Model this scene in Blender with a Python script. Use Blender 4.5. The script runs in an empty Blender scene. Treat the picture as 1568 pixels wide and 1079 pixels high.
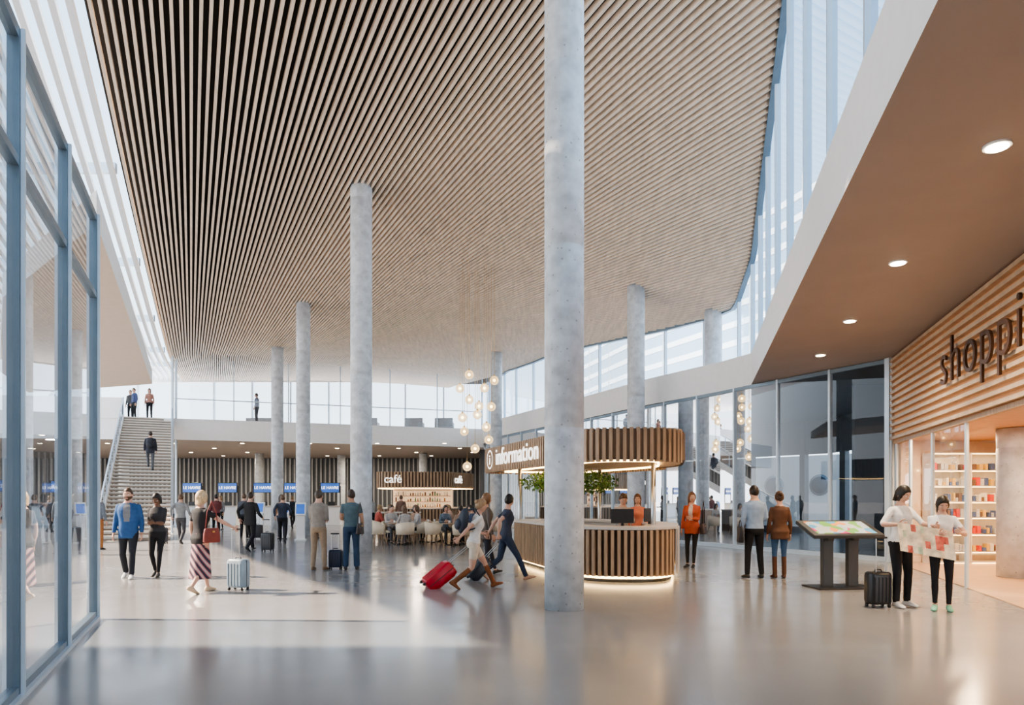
import bpy, math, random
from mathutils import Vector, Matrix
from mathutils.bvhtree import BVHTree
random.seed(4)
sc=bpy.context.scene
V=Vector
rad=math.radians

# ------------------------------------------------------------------ materials
_m={}
def M(name,col,rough=.5,metal=0,var=.06,scale=6,bump=0,emit=0,stretch=(1,1,1)):
    if name in _m: return _m[name]
    m=bpy.data.materials.new(name); m.use_nodes=True
    nt=m.node_tree; b=nt.nodes['Principled BSDF']
    tc=nt.nodes.new('ShaderNodeTexCoord'); mp=nt.nodes.new('ShaderNodeMapping')
    mp.inputs['Scale'].default_value=stretch
    n=nt.nodes.new('ShaderNodeTexNoise'); n.inputs['Scale'].default_value=scale; n.inputs['Detail'].default_value=4
    r=nt.nodes.new('ShaderNodeValToRGB')
    r.color_ramp.elements[0].position=.3; r.color_ramp.elements[1].position=.7
    r.color_ramp.elements[0].color=[max(0,c*(1-var)) for c in col]+[1]
    r.color_ramp.elements[1].color=[min(1,c*(1+var)) for c in col]+[1]
    L=nt.links.new
    L(tc.outputs['Object'],mp.inputs[0]); L(mp.outputs[0],n.inputs['Vector']); L(n.outputs['Fac'],r.inputs[0]); L(r.outputs[0],b.inputs['Base Color'])
    b.inputs['Roughness'].default_value=rough; b.inputs['Metallic'].default_value=metal
    if emit:
        L(r.outputs[0],b.inputs['Emission Color']); b.inputs['Emission Strength'].default_value=emit
    if bump:
        bp=nt.nodes.new('ShaderNodeBump'); bp.inputs['Strength'].default_value=bump; bp.inputs['Distance'].default_value=.02
        L(n.outputs['Fac'],bp.inputs['Height']); L(bp.outputs[0],b.inputs['Normal'])
    _m[name]=m; return m
def glass(name,tint=(.93,.97,1),ior=1.45,boost=1.0,haze=0,glow=None):
    m=bpy.data.materials.new(name); m.use_nodes=True; nt=m.node_tree; nt.nodes.clear(); L=nt.links.new
    o=nt.nodes.new('ShaderNodeOutputMaterial'); mx=nt.nodes.new('ShaderNodeMixShader')
    t=nt.nodes.new('ShaderNodeBsdfTransparent'); t.inputs[0].default_value=(*tint,1)
    g=nt.nodes.new('ShaderNodeBsdfGlossy'); g.inputs['Roughness'].default_value=.01; g.inputs[0].default_value=(.95,.97,1,1)
    f=nt.nodes.new('ShaderNodeFresnel'); f.inputs[0].default_value=ior
    mu=nt.nodes.new('ShaderNodeMath'); mu.operation='MULTIPLY'; mu.inputs[1].default_value=boost; mu.use_clamp=True
    L(f.outputs[0],mu.inputs[0]); L(mu.outputs[0],mx.inputs[0]); L(t.outputs[0],mx.inputs[1]); L(g.outputs[0],mx.inputs[2])
    if haze:
        if glow:
            d=nt.nodes.new('ShaderNodeEmission'); d.inputs[0].default_value=(*glow[:3],1); d.inputs[1].default_value=glow[3]
        else:
            d=nt.nodes.new('ShaderNodeBsdfDiffuse'); d.inputs[0].default_value=(.9,.93,.96,1)
        m2=nt.nodes.new('ShaderNodeMixShader'); m2.inputs[0].default_value=haze
        L(mx.outputs[0],m2.inputs[1]); L(d.outputs[0],m2.inputs[2]); L(m2.outputs[0],o.inputs[0])
    else: L(mx.outputs[0],o.inputs[0])
    return m
GL=glass('clear_glass'); GLU=glass('low_reflection_glass',(.72,.86,.98),1.3,.35); GL2=glass('facade_glass',(.70,.77,.82),1.4,.8); GL3=glass('partition_glass',(.96,.98,1),1.45,1.2,haze=.05)

def floor_mat():
    m=M('polished_floor',(.285,.28,.278),.2,var=.12,scale=.35)
    nt=m.node_tree; b=nt.nodes['Principled BSDF']; L=nt.links.new
    n=nt.nodes.new('ShaderNodeTexNoise'); n.inputs['Scale'].default_value=1.5; n.inputs['Detail'].default_value=5
    mr=nt.nodes.new('ShaderNodeMapRange'); mr.inputs[3].default_value=.11; mr.inputs[4].default_value=.26
    tc=nt.nodes.new('ShaderNodeTexCoord'); L(tc.outputs['Object'],n.inputs['Vector'])
    L(n.outputs['Fac'],mr.inputs[0]); L(mr.outputs[0],b.inputs['Roughness'])
    return m
def concrete_mat():
    m=M('concrete',(.60,.63,.66),.6,var=.18,scale=5,bump=.25)
    nt=m.node_tree; b=nt.nodes['Principled BSDF']; L=nt.links.new
    src=b.inputs['Base Color'].links[0].from_socket
    vo=nt.nodes.new('ShaderNodeTexVoronoi'); vo.inputs['Scale'].default_value=9
    tc=nt.nodes.new('ShaderNodeTexCoord'); L(tc.outputs['Object'],vo.inputs['Vector'])
    rp=nt.nodes.new('ShaderNodeValToRGB'); rp.color_ramp.elements[0].position=.05; rp.color_ramp.elements[0].color=(.5,.5,.5,1)
    rp.color_ramp.elements[1].position=.16; rp.color_ramp.elements[1].color=(1,1,1,1)
    mx=nt.nodes.new('ShaderNodeMix'); mx.data_type='RGBA'; mx.blend_type='MULTIPLY'; mx.inputs[0].default_value=1
    L(vo.outputs['Distance'],rp.inputs[0]); L(src,mx.inputs[6]); L(rp.outputs[0],mx.inputs[7]); L(mx.outputs[2],b.inputs['Base Color'])
    return m
FLOOR=floor_mat(); CONC=concrete_mat()
SLAT=M('ceiling_slat_wood',(.84,.69,.55),.45,var=.12,scale=3,stretch=(3,.4,1))
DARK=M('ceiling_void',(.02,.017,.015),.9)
WHITE=M('white_plaster',(.91,.905,.895),.55,var=.02)
WLOUV=M('white_louver',(.86,.89,.92),.4,var=.02)
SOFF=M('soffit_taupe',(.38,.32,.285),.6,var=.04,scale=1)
ALU=M('blue_grey_aluminium',(.20,.26,.31),.35,.4,var=.04)
ALUL=M('pale_aluminium',(.60,.70,.79),.35,.2,var=.03)
WOOD=M('slat_oak',(.42,.28,.175),.45,var=.2,scale=4,stretch=(5,5,.6))
WOODD=M('slat_oak_dark',(.11,.065,.04),.6,var=.2,scale=4)
WOODF=M('oak_floor',(.55,.35,.2),.35,var=.2,scale=3,stretch=(.5,6,1))
TAUPE=M('taupe_laminate',(.60,.54,.48),.4,var=.03)
GREYW=M('graphite_wall',(.085,.09,.10),.6,var=.08)
GREYS=M('grey_slat',(.33,.33,.335),.55,var=.08)
LEDW=M('warm_led',(1,.66,.28),.5,emit=9,var=.01)
LAMP=M('lamp_disc',(1,.84,.60),.5,emit=14,var=.01)
BLACK=M('black_plastic',(.02,.02,.022),.4,var=.1)
CHROME=M('brushed_metal',(.6,.62,.64),.3,.9,var=.05)
TXTW=M('white_lit_letters',(1,.97,.92),.5,emit=1.1,var=.01)
TXTD=M('bronze_letters',(.10,.05,.03),.4,.3,var=.1)
BLUE=M('screen_blue',(.04,.11,.36),.3,emit=.8,var=.2,scale=2)
BRASS=M('brass',(.75,.5,.2),.3,.9,var=.05)

# ------------------------------------------------------------------ mesh builder
class MB:
    def __init__(s): s.v=[];s.f=[];s.mi=[];s.sm=[];s.mats=[]
    def mid(s,m):
        if m not in s.mats: s.mats.append(m)
        return s.mats.index(m)
    def add(s,vs,fs,mat,smooth=False):
        o=len(s.v); s.v+= [tuple(v) for v in vs]
        for i,f in enumerate(fs):
            s.f.append(tuple(o+k for k in f))
            s.mi.append(s.mid(mat[i] if isinstance(mat,list) else mat)); s.sm.append(smooth)
    def box(s,c,size,mat,rz=0,rx=0):
        R=Matrix.Rotation(rz,3,'Z')@Matrix.Rotation(rx,3,'X'); c=V(c); h=[k/2 for k in size]
        vs=[c+R@V((a*h[0],b*h[1],d*h[2])) for d in(-1,1) for b in(-1,1) for a in(-1,1)]
        s.add(vs,[(0,2,3,1),(4,5,7,6),(0,1,5,4),(2,6,7,3),(0,4,6,2),(1,3,7,5)],mat)
    def beam(s,p,q,w,h,mat):
        p=V(p);q=V(q);d=(q-p).normalized(); sd=d.cross(V((0,0,1)))
        if sd.length<.01: sd=V((1,0,0))
        sd.normalize(); u=sd.cross(d).normalized()
        vs=[]
        for e in(p,q):
            for b in(-1,1):
                for a in(-1,1): vs.append(e+sd*a*w/2+u*b*h/2)
        s.add(vs,[(0,1,3,2),(4,6,7,5),(0,4,5,1),(2,3,7,6),(0,2,6,4),(1,5,7,3)],mat)
    def quad(s,a,b,c,d,mat): s.add([a,b,c,d],[(0,1,2,3)],mat)
    def prism(s,poly,z0,z1,mat,bot=None,top=None):
        n=len(poly); vs=[(p[0],p[1],z0) for p in poly]+[(p[0],p[1],z1) for p in poly]
        fs=[tuple(range(n))[::-1],tuple(range(n,2*n))]+[(i,(i+1)%n,n+(i+1)%n,n+i) for i in range(n)]
        s.add(vs,fs,[bot or mat,top or mat]+[mat]*n)
    def loft(s,rings,mat,cap=True,smooth=True,closed=True):
        n=len(rings[0]); vs=[p for r in rings for p in r]; fs=[];ms=[]
        for i in range(len(rings)-1):
            for j in range(n if closed else n-1):
                k=(j+1)%n
                fs.append((i*n+j,i*n+k,(i+1)*n+k,(i+1)*n+j))
                ms.append(mat(i,j) if callable(mat) else (mat[i] if isinstance(mat,list) else mat))
        if cap and closed:
            fs.append(tuple(range(n))[::-1]); ms.append(mat(0,0) if callable(mat) else (mat[0] if isinstance(mat,list) else mat))
            b=(len(rings)-1)*n
            fs.append(tuple(range(b,b+n))); ms.append(mat(len(rings)-2,0) if callable(mat) else (mat[-1] if isinstance(mat,list) else mat))
        s.add(vs,fs,ms,smooth)
    def tube(s,pts,r,mat,n=8,smooth=True):
        pts=[V(p) for p in pts]; rings=[]; ref=None
        for i,p in enumerate(pts):
            a=pts[max(0,i-1)]; b=pts[min(len(pts)-1,i+1)]; t=(b-a).normalized()
            if ref is None: ref=t.orthogonal().normalized() if abs(t.x)>.9 else V((1,0,0))
            ref=(ref-t*ref.dot(t)).normalized(); w=t.cross(ref)
            rr=r[i] if isinstance(r,(list,tuple)) else r
            rings.append([p+ref*math.cos(2*math.pi*k/n)*rr+w*math.sin(2*math.pi*k/n)*rr for k in range(n)])
        s.loft(rings,mat,True,smooth)
    def cyl(s,c,r,h,mat,n=16,r2=None,smooth=True):
        c=V(c); r2=r if r2 is None else r2
        s.loft([[c+V((math.cos(2*math.pi*k/n)*q,math.sin(2*math.pi*k/n)*q,z)) for k in range(n)] for q,z in((r,0),(r2,h))],mat,True,smooth)
    def sph(s,c,r,mat,nu=12,nv=8,sc_=(1,1,1),R=None):
        c=V(c); rings=[]
        for i in range(nv+1):
            th=math.pi*(.02+.96*i/nv); z=-math.cos(th); q=math.sin(th)
            ring=[]
            for k in range(nu):
                p=V((q*math.cos(2*math.pi*k/nu)*sc_[0],q*math.sin(2*math.pi*k/nu)*sc_[1],z*sc_[2]))*r
                ring.append(c+(R@p if R else p))
            rings.append(ring)
        s.loft(rings,mat)
    def mesh(s,name):
        me=bpy.data.meshes.new(name); me.from_pydata(s.v,[],s.f)
        for m in s.mats: me.materials.append(m)
        me.polygons.foreach_set('material_index',s.mi); me.polygons.foreach_set('use_smooth',s.sm); me.update()
        return me
    def build(s,name,parent=None,bevel=0,loc=None,rot=None,recalc=True):
        me=s.mesh(name)
        if recalc:
            import bmesh
            bm=bmesh.new(); bm.from_mesh(me); bmesh.ops.recalc_face_normals(bm,faces=bm.faces); bm.to_mesh(me); bm.free()
        ob=bpy.data.objects.new(name,me); sc.collection.objects.link(ob)
        if parent: ob.parent=parent
        if loc: ob.location=loc
        if rot: ob.rotation_euler=rot
        if bevel:
            md=ob.modifiers.new('bevel','BEVEL'); md.width=bevel; md.segments=2; md.limit_method='ANGLE'
        return ob
def empty(name,loc=(0,0,0)):
    e=bpy.data.objects.new(name,None); sc.collection.objects.link(e); e.location=loc; return e
def text(name,body,loc,d,size,mat,parent=None,ext=.02,align='LEFT',space=1,off=0):
    cu=bpy.data.curves.new(name,'FONT'); cu.body=body; cu.size=size; cu.extrude=ext; cu.align_x=align; cu.space_character=space
    cu.offset=off
    cu.materials.append(mat); ob=bpy.data.objects.new(name,cu); sc.collection.objects.link(ob)
    d=V(d).normalized(); up=V((0,0,1)); n=d.cross(up)
    R=Matrix((d,up,n)).transposed().to_4x4(); R.translation=V(loc); ob.matrix_world=R
    if parent: ob.parent=parent
    return ob

# ------------------------------------------------------------------ ceiling shape
YE=50
FT=[(-12,13.6),(0,13.3),(8,12.6),(13,11.8),(18,11.0),(21,10.6),(25,10.15),(29,9.8),(33,9.35),(38,9.25),(44,9.7),(50,10.2),(64,10.6)]
def lin(T,y):
    if y<=T[0][0]: return T[0][1]
    for (a,b),(c,d) in zip(T,T[1:]):
        if y<=c: return b+(d-b)*(y-a)/(c-a)
    return T[-1][1]
def zc(x,y):
    u=x+2.75+.43*y
    F=sum(lin(FT,y+k) for k in(-3,-1.5,0,1.5,3))/5
    s=lin([(25,2.0),(35,.6)],y); d=min(max((u-9)/11.5,0),1)**2
    return F-s*d
XR=[(-12,-1.55),(21,7.36),(24,7.95),(28,5.6),(31.5,3.5),(39,-.2),(45,-1.7),(64,-1.7)]
def xr(y): return lin(XR,y)

# ------------------------------------------------------------------ shell
b=MB(); b.box((-10,24,-.05),(72,80,.1),FLOOR); b.build('floor')
b=MB(); b.box((0,60,-.35),(500,500,.3),M('quay_concrete',(.62,.64,.66),.8)); b.build('ground')
b=MB(); b.box((-8,-8,6.5),(34,.3,13),M('added_wall_tan',(.48,.45,.42),.7)); b.build('added_rear_wall')  # unseen wall behind the camera, added to darken the foreground

b=MB(); p=.165
def xs(w,y): return -2.75-.43*y+w*(1-.023*min(y-25,12))
k=0
while True:
    w_=.1+k*p; k+=1
    if w_>27: break
    run=[]; y=-6.0; prev=None
    inside=lambda y: xs(w_,y)<xr(y)-.02
    while y<=YE+.01:
        ok=inside(y)
        if ok:
            if not run and prev is not None:
                lo,hi=prev,y
                for _ in range(8):
                    md=(lo+hi)/2
                    if inside(md): hi=md
                    else: lo=md
                run.append((xs(w_,hi),hi))
            run.append((xs(w_,y),y))
        elif run:
            lo,hi=prev,y
            for _ in range(8):
                md=(lo+hi)/2
                if inside(md): lo=md
                else: hi=md
            run.append((xs(w_,lo),lo)); break
        prev=y; y+=.8
    if len(run)<2: continue
    rings=[]
    for x,y in run:
        z=zc(x,y); w=.038
        rings.append([V((x-w,y,z)),V((x+w,y,z)),V((x+w,y,z+.13)),V((x-w,y,z+.13))])
    b.loft(rings,SLAT,True,False)
ceil=empty('ceiling'); b.build('wood_slats',ceil,recalc=False)
b=MB()
def grid(u0,fn,us,ys):
    vs=[];fs=[]
    for y in ys:
        for u in us:
            x=min(u-2.75-.43*y,xr(y)+.1); vs.append((x,y,zc(x,y)+fn))
    n=len(us)
    for i in range(len(ys)-1):
        for j in range(n-1): fs.append((i*n+j,i*n+j+1,(i+1)*n+j+1,(i+1)*n+j))
    return vs,fs
ys=[-6+i for i in range(57)]
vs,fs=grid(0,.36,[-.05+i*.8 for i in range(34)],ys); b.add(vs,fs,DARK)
vs,fs=grid(0,.38,[-18,-12,-6,-.05],[-6,0,4,8.0]); b.add(vs,fs,DARK)  # unseen opaque sheet added left of the ceiling, keeps sun off the near floor
vs,fs=grid(0,.75,[-.05+i*.8 for i in range(34)],ys); b.add(vs,fs,WHITE)
b.build('roof_void_with_sun_block',ceil,recalc=False)
b=MB(); u=-.3
while u>-11:
    pts=[(u-2.75-.43*y,y) for y in [8+i*2 for i in range(22)]]
    rings=[]
    for x,y in pts:
        z=zc(x,y)+.05; w=.075
        rings.append([V((x-w,y,z)),V((x+w,y,z)),V((x+w,y,z+.16)),V((x-w,y,z+.16))])
    b.loft(rings,WLOUV,True,False); u-=.36
for y in range(14,YE,6):
    a=(-3.0-.43*y,y,zc(-3-.43*y,y)+.5); c=(-14-.43*y,y,zc(-14-.43*y,y)+.5); b.beam(a,c,.12,.3,ALUL)
b.build('skylight_louvers',ceil,recalc=False)
# right upper glazing
poly=[(1.69+.27*y,y) for y in (-3,3,9,15,21)]+[(7.75,24),(5.45,28),(3.35,31.5),(-.25,39),(-1.75,45),(-1.75,YE)]
def off(pl,d):
    out=[]
    for i,q in enumerate(pl):
        a=V(pl[max(0,i-1)]);c=V(pl[min(len(pl)-1,i+1)]); t=(c-a).normalized(); out.append((q[0]+t.y*d,q[1]-t.x*d))
    return out
def resample(pl,step):
    out=[pl[0]]; acc=0
    for a,c in zip(pl,pl[1:]):
        a=V(a);c=V(c);L=(c-a).length; t=step-acc
        while t<=L: q=a+(c-a)*t/L; out.append((q.x,q.y)); t+=step
        acc=(acc+L)%step
    return out
gl=off(poly,.12)
b=MB()
fine=resample(gl,.5)
for a,c in zip(fine,fine[1:]):
    b.quad((*a,6.0),(*c,6.0),(*c,zc(*c)+.4),(*a,zc(*a)+.4),GLU)
mu=resample(gl,2.1)
for i,q in enumerate(mu):
    a=V(mu[max(0,i-1)]);c=V(mu[min(len(mu)-1,i+1)]);t=c-a; ang=math.atan2(t.y,t.x); h=zc(*q)+.4-5.9
    b.box((q[0],q[1],5.9+h/2),(.06,.13,h),ALUL,ang)
for a,c in zip(fine,fine[1:]):
    b.beam((*a,6.1),(*c,6.1),.1,.08,ALUL)
    b.beam((a[0]-.05,a[1],zc(*a)+.12),(c[0]-.05,c[1],zc(*c)+.12),.16,.34,ALU)
b.build('window_1',recalc=False)

# right mezzanine slab
edge=[(1.69+.27*y,y) for y in (-3,21)]+[(6.75,22.5),(5.9,24),(5.04,25.6),(3.19,30),(1.3,34),(-.5,38),(-1.5,41.5),(-1.85,44)]
b=MB()
inner=off(edge,.16)
b.prism(edge+[(-1.85,60),(2,60),(9,38),(14,31),(14,-3)],5.08,5.6,WHITE,bot=SOFF)
b.prism(edge+inner[::-1],5.6,6.05,WHITE)
b.build('mezzanine_slab',recalc=True)
# hall slab
b=MB()
hed=[(-1.86,44),(-18.9,38),(-21.6,38),(-48,34)]
b.prism(hed+[(-48,60),(-1.86,60)],4.85,6.03,WHITE,bot=SOFF)
b.beam((-21.7,38,6.6),(-48,34,6.6),.15,1.15,WHITE)
b.build('mezzanine_slab',recalc=True)
# left soffit wedge
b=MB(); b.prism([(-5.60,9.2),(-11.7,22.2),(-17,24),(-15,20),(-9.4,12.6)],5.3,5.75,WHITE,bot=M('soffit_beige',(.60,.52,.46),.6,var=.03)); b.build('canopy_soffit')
# mezzanine glazing over hall
b=MB()
me=[(-1.9,43.7),(-18.7,37.8)]
fine=resample(me,1)
for a,c in zip(fine,fine[1:]): b.quad((*a,6.0),(*c,6.0),(*c,zc(*c)),(*a,zc(*a)),GL3)
for q in resample(me,2.95): b.box((q[0],q[1],(6.0+zc(*q))/2),(.05,.08,zc(*q)-6.0),ALUL,.34)
b.beam((*me[0],7.1),(*me[1],7.1),.05,.05,ALUL)
b.build('window_2',recalc=False)
b=MB()
for i in range(17):
    x=-47+i*2.8; b.box((x,YE,8.1),(.10,.2,4.2),ALUL)
b.beam((-48,YE,6.1),(-1,YE,6.1),.3,.2,ALUL); b.beam((-48,YE,10.3),(-1,YE,10.3),.3,.5,WHITE); b.quad((-48,YE,6),(-1,YE,6),(-1,YE,10.2),(-48,YE,10.2),GL)
b.build('window_3',recalc=False)
# left tall glass partition
b=MB()
o=V((-3.96,5.43)); d=V((-.40,.916)).normalized()
ts=[-3.9,-1.95,0,1.93,3.9]
P=lambda t:(o.x+d.x*t,o.y+d.y*t)
ang=math.atan2(d.y,d.x)
for t in ts:
    q=P(t); b.box((q[0],q[1],2.67),(.07,.085,5.34),ALU,ang)
    b.box((q[0]+.055,q[1]+.025,2.67),(.03,.03,5.34),ALUL,ang)
for z,h in((.05,.1),(4.27,.07),(5.3,.09)): b.beam((*P(-3.9),z),(*P(3.9),z),.08,h,ALU)
b.beam((*P(-3.9),.02),(*P(3.9),.02),.16,.04,ALUL)
b.quad((*P(-3.9),0),(*P(3.9),0),(*P(3.9),5.3),(*P(-3.9),5.3),glass('side_glass',(.66,.74,.80),1.5,1.6,haze=.06))
b.build('window_4',recalc=False)

# lower right glass wall + under-mezzanine glazing
b=MB()
lw=[(9.46,17.0),(7.36,21.0),(6.8,22.3),(5.95,24),(5.1,25.8),(3.3,30),(1.4,34),(-.4,38),(-1.4,41.5),(-1.7,44)]
for a,c in zip(lw,lw[1:]):
    b.quad((*a,0),(*c,0),(*c,5.08),(*a,5.08),GL2); b.beam((*a,.06),(*c,.06),.12,.12,ALUL); b.beam((*a,5.02),(*c,5.02),.1,.1,ALU)
for q in resample(lw,1.75):
    b.box((q[0],q[1],2.54),(.06,.12,5.08),ALUL,2.05)
b.box((9.4,17.05,2.54),(.12,.14,5.08),ALUL,2.05)
b.build('window_5',recalc=False)
# outer lower facade behind (graphite bulkhead, big windows)
b=MB()
fa=[(14,18),(13.8,30),(8,37),(3,43),(1,47)]
for a,c in zip(fa,fa[1:]):
    b.beam((*a,4.3),(*c,4.3),.25,1.5,GREYW); b.beam((*a,.15),(*c,.15),.25,.3,GREYW)
for q in resample(fa,2.6): b.box((q[0],q[1],2.5),(.25,.3,5),GREYW,2.1)
b.box((14,16,2.5),(.3,4,5),GREYW); b.box((13.9,24.8,2.5),(.3,2.2,5),GREYW); b.box((12.1,20.6,2.5),(3.6,.2,5.0),GREYW)
ins=off(lw,.25)
b.prism(ins+[(1.2,47),(3,43),(8,37),(13.7,30),(13.9,18)],5.02,5.07,M('service_ceiling',(.17,.17,.17),.6))
b.build('wall_right')
# gangway with portholes
b=MB()
b.beam((17,29,1.9),(3,46,1.9),.3,3.4,M('gangway_white_steel',(.95,.95,.95),.5,var=.01))
dd=V((3-17,46-29)).normalized(); nn=V((-dd.y,dd.x)); nn=nn if nn.y<0 else -nn
for i in range(9):
    c=V((17,29))+dd*(1.6+i*2.3)+nn*.17
    R=Matrix.Rotation(math.atan2(dd.y,dd.x),3,'Z')@Matrix.Rotation(math.pi/2,3,'X')
    for r,mm,o2 in((.50,ALU,.0),(.40,M('porthole_glass',(.03,.06,.10),.55),.03)):
        ring=[V((c.x+nn.x*o2,c.y+nn.y*o2,2.2))+R@V((math.cos(k*math.pi/10)*r,math.sin(k*math.pi/10)*r,0)) for k in range(20)]
        ring2=[v+V((nn.x,nn.y,0))*.03 for v in ring]; b.loft([ring,ring2],mm)
b.build('boarding_gangway',recalc=True)
# exterior louvre screen
b=MB()
ex=[(9.5,0),(15.5,22),(12.5,32),(8,42),(4,56)]
z=6.6
while z<16:
    for a,c in zip(ex,ex[1:]): b.beam((*a,z),(*c,z),.14,.30,WLOUV)
    z+=.95
for q in resample(ex,3.5): b.box((q[0],q[1],11),(.14,.2,10),WLOUV,1.3)
b.build('exterior_louver_screen')

# back wall of check-in hall
b=MB(); b.box((-25,56,2.4),(48,.3,4.9),GREYW)
x=-48
while x<-2: b.box((x,55.8,2.4),(.12,.12,4.85),GREYS); x+=.36
b.box((-2,51,2.4),(.3,10,4.9),GREYW)
b.build('wall_back')

# ------------------------------------------------------------------ columns
def column(x,y,r,top=None,base=0):
    t=(zc(x,y)+.2 if top is None else top); b=MB(); n=32
    zs=[base]; z=base+2.6
    while z<t: zs+=[z-.008,z,z+.008]; z+=2.6
    zs.append(t)
    rings=[[V((math.cos(2*math.pi*k/n)*(r-(.006 if (i%3==2 and 0<i<len(zs)-1) else 0)),math.sin(2*math.pi*k/n)*(r-(.006 if (i%3==2 and 0<i<len(zs)-1) else 0)),z-base)) for k in range(n)] for i,z in enumerate(zs)]
    b.loft(rings,CONC); b.build('concrete_column',loc=(x,y,base))
column(.757,9.9,.287); column(-4.46,20.2,.315); column(-8.84,28.9,.29)
column(-12.1,35.2,.3); column(4.45,24.5,.31); column(-.8,35,.29); column(7.25,24.6,.31)
for x,y in((-18.5,50),(-13,52),(-6.5,50)): column(x,y,.3,4.85)
column(-25,44,.3,4.85)
column(10.15,13.7,.36,2.99,.0)

# ------------------------------------------------------------------ stairs
b=MB()
s0=V((-13.95,25.3,0)); s1=V((-20.25,38,6.03)); hd=V((s1.x-s0.x,s1.y-s0.y,0)); Lh=hd.length; hd.normalize(); sd=V((hd.y,-hd.x,0)); sa=math.atan2(hd.y,hd.x)
N=36; W=2.3
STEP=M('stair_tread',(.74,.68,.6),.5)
for i in range(N):
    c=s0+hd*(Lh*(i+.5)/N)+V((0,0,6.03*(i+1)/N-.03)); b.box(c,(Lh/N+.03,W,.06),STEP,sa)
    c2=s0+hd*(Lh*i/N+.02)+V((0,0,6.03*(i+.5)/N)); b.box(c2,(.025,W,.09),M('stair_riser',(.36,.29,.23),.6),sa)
for sgn in(-1,1):
    a=s0+sd*sgn*(W/2+.05); c=s1+sd*sgn*(W/2+.05)
    b.beam(a+V((0,0,.05)),c+V((0,0,-.05)),.08,.4,WHITE)
    b.quad(a,c,c+V((0,0,1.05)),a+V((0,0,1.05)),GL3)
    b.beam(a+V((0,0,1.08)),c+V((0,0,1.08)),.06,.06,CHROME)
    for i in range(13):
        q=a+(c-a)*(i/12); b.box(q+V((0,0,.55)),(.04,.04,1.1),ALUL,sa)
b.build('staircase')
b=MB()
for x,y in((-18.5,37.2),(-18.9,38.4)): b.box((x,y,zc(x,y)/2),(.1,.1,zc(x,y)),ALUL)
b.build('trim_1')

# ------------------------------------------------------------------ shop on right
wl=lambda y:(4.43+.3*y,y)
b=MB()
b.quad((*wl(17.2),3.0),(*wl(3),3.0),(*wl(3),5.08),(*wl(17.2),5.08),M('backlit_panel',(.42,.21,.10),.6,emit=.5,var=.05))
wd=V((-.287,-.958)); wn=V((-.958,.287))
z=3.03
while z<5.05:
    a=V(wl(17.0))+wn*.07; c=V(wl(3))+wn*.07
    b.beam((a.x,a.y,z+.04),(c.x,c.y,z+.04),.10,.07,M('sign_wall_oak',(.58,.43,.30),.45,var=.15,scale=4)); z+=.16
b.build('wall_shop')
text('shopping_sign','shopping',(*(V(wl(12.85))+wn*.2),3.70),(wd.x,wd.y,0),1.22,TXTD,ext=.02,space=1.14,off=-.014)
b=MB()
b.prism([wl(16.9),wl(3),(13.6,3),(13.6,16.8)],3.0,3.06,M('shop_ceiling_wood',(.6,.36,.2),.5,var=.1)); b.build('ceiling_shop')
SW=M('shop_wall',(.75,.55,.38),.6)
b=MB(); b.box((11.7,16.9,1.5),(4.2,.1,3.0),SW); b.build('wall_shop_end')
b=MB(); b.box((13.8,10,1.5),(.12,13.6,3.0),SW); b.build('wall_shop_side')
b=MB(); b.prism([wl(16.8),wl(3),(13.7,3),(13.7,16.8)],.0,.012,WOODF); b.build('floor_shop')
b=MB()
b.quad((*wl(16.9),.0),(*wl(12.1),.0),(*wl(12.1),3.0),(*wl(16.9),3.0),GL)
for y in(16.8,15.6,14.0,12.1): q=wl(y); b.box((*q,1.5),(.04,.06,3.0),ALUL,1.86)
b.beam((*wl(16.9),2.97),(*wl(3),2.97),.1,.08,WOOD)
b.build('window_6',recalc=False)
b=MB(); SHW=M('shelf_white',(.85,.8,.72),.5)
for x0,x1 in((10.1,11.0),(11.05,12.1)):
    b.box(((x0+x1)/2,16.78,1.45),(x1-x0,.03,2.5),SHW)
    for x in(x0,x1): b.box((x,16.6,1.35),(.03,.36,2.68),SHW)
    for z in(.05,.3,.72,1.12,1.5,1.88,2.26,2.68):
        b.box(((x0+x1)/2,16.6,z),(x1-x0,.36,.025),SHW)
        b.box(((x0+x1)/2,16.44,z-.02),(x1-x0,.02,.012),LEDW)
cols=[M('goods_%d'%i,c,.5) for i,c in enumerate([(.7,.08,.06),(.85,.8,.7),(.1,.15,.3),(.75,.5,.15),(.2,.12,.08),(.6,.6,.6)])]
for x0,x1 in((10.1,11.0),(11.05,12.1)):
    for z in(.31,.73,1.13,1.51,1.89,2.27):
        x=x0+.06
        while x<x1-.1:
            w=random.uniform(.05,.11); h=random.uniform(.08,.2)
            b.box((x+w/2,16.55,z+.01+h/2),(w*.9,.16,h),random.choice(cols)); x+=w+random.choice([.01,.01,.06])
b.build('display_shelves')
# soffit downlights
b=MB()
def disc(x,y,z,r=.1):
    b.cyl((x,y,z-.02),r*1.25,.02,WHITE,20,smooth=False); b.cyl((x,y,z-.03),r,.012,LAMP,20,smooth=False)
for x,y in((3.95,3.7),(4.79,6.74),(5.7,10.08),(6.63,13.4),(7.5,16.6)): disc(x,y,5.08)
for i in range(10):
    for j in range(4):
        disc(-40+i*4+j*.6,40.5+j*4,4.85,.12)
b.build('recessed_downlights')
def area(loc,size,power,col=(1,.82,.6),rot=(0,0,0),spread=180):
    l=bpy.data.lights.new('downlight','AREA'); l.shape='DISK'; l.size=size; l.energy=power; l.color=col; l.spread=rad(spread)
    o=bpy.data.objects.new('downlight_lamp',l); sc.collection.objects.link(o); o.location=loc; o.rotation_euler=rot
for x,y in((4.79,6.74),(5.7,10.08),(6.63,13.4)): area((x,y,5.03),.2,90,(1,.78,.55),spread=130)
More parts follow.
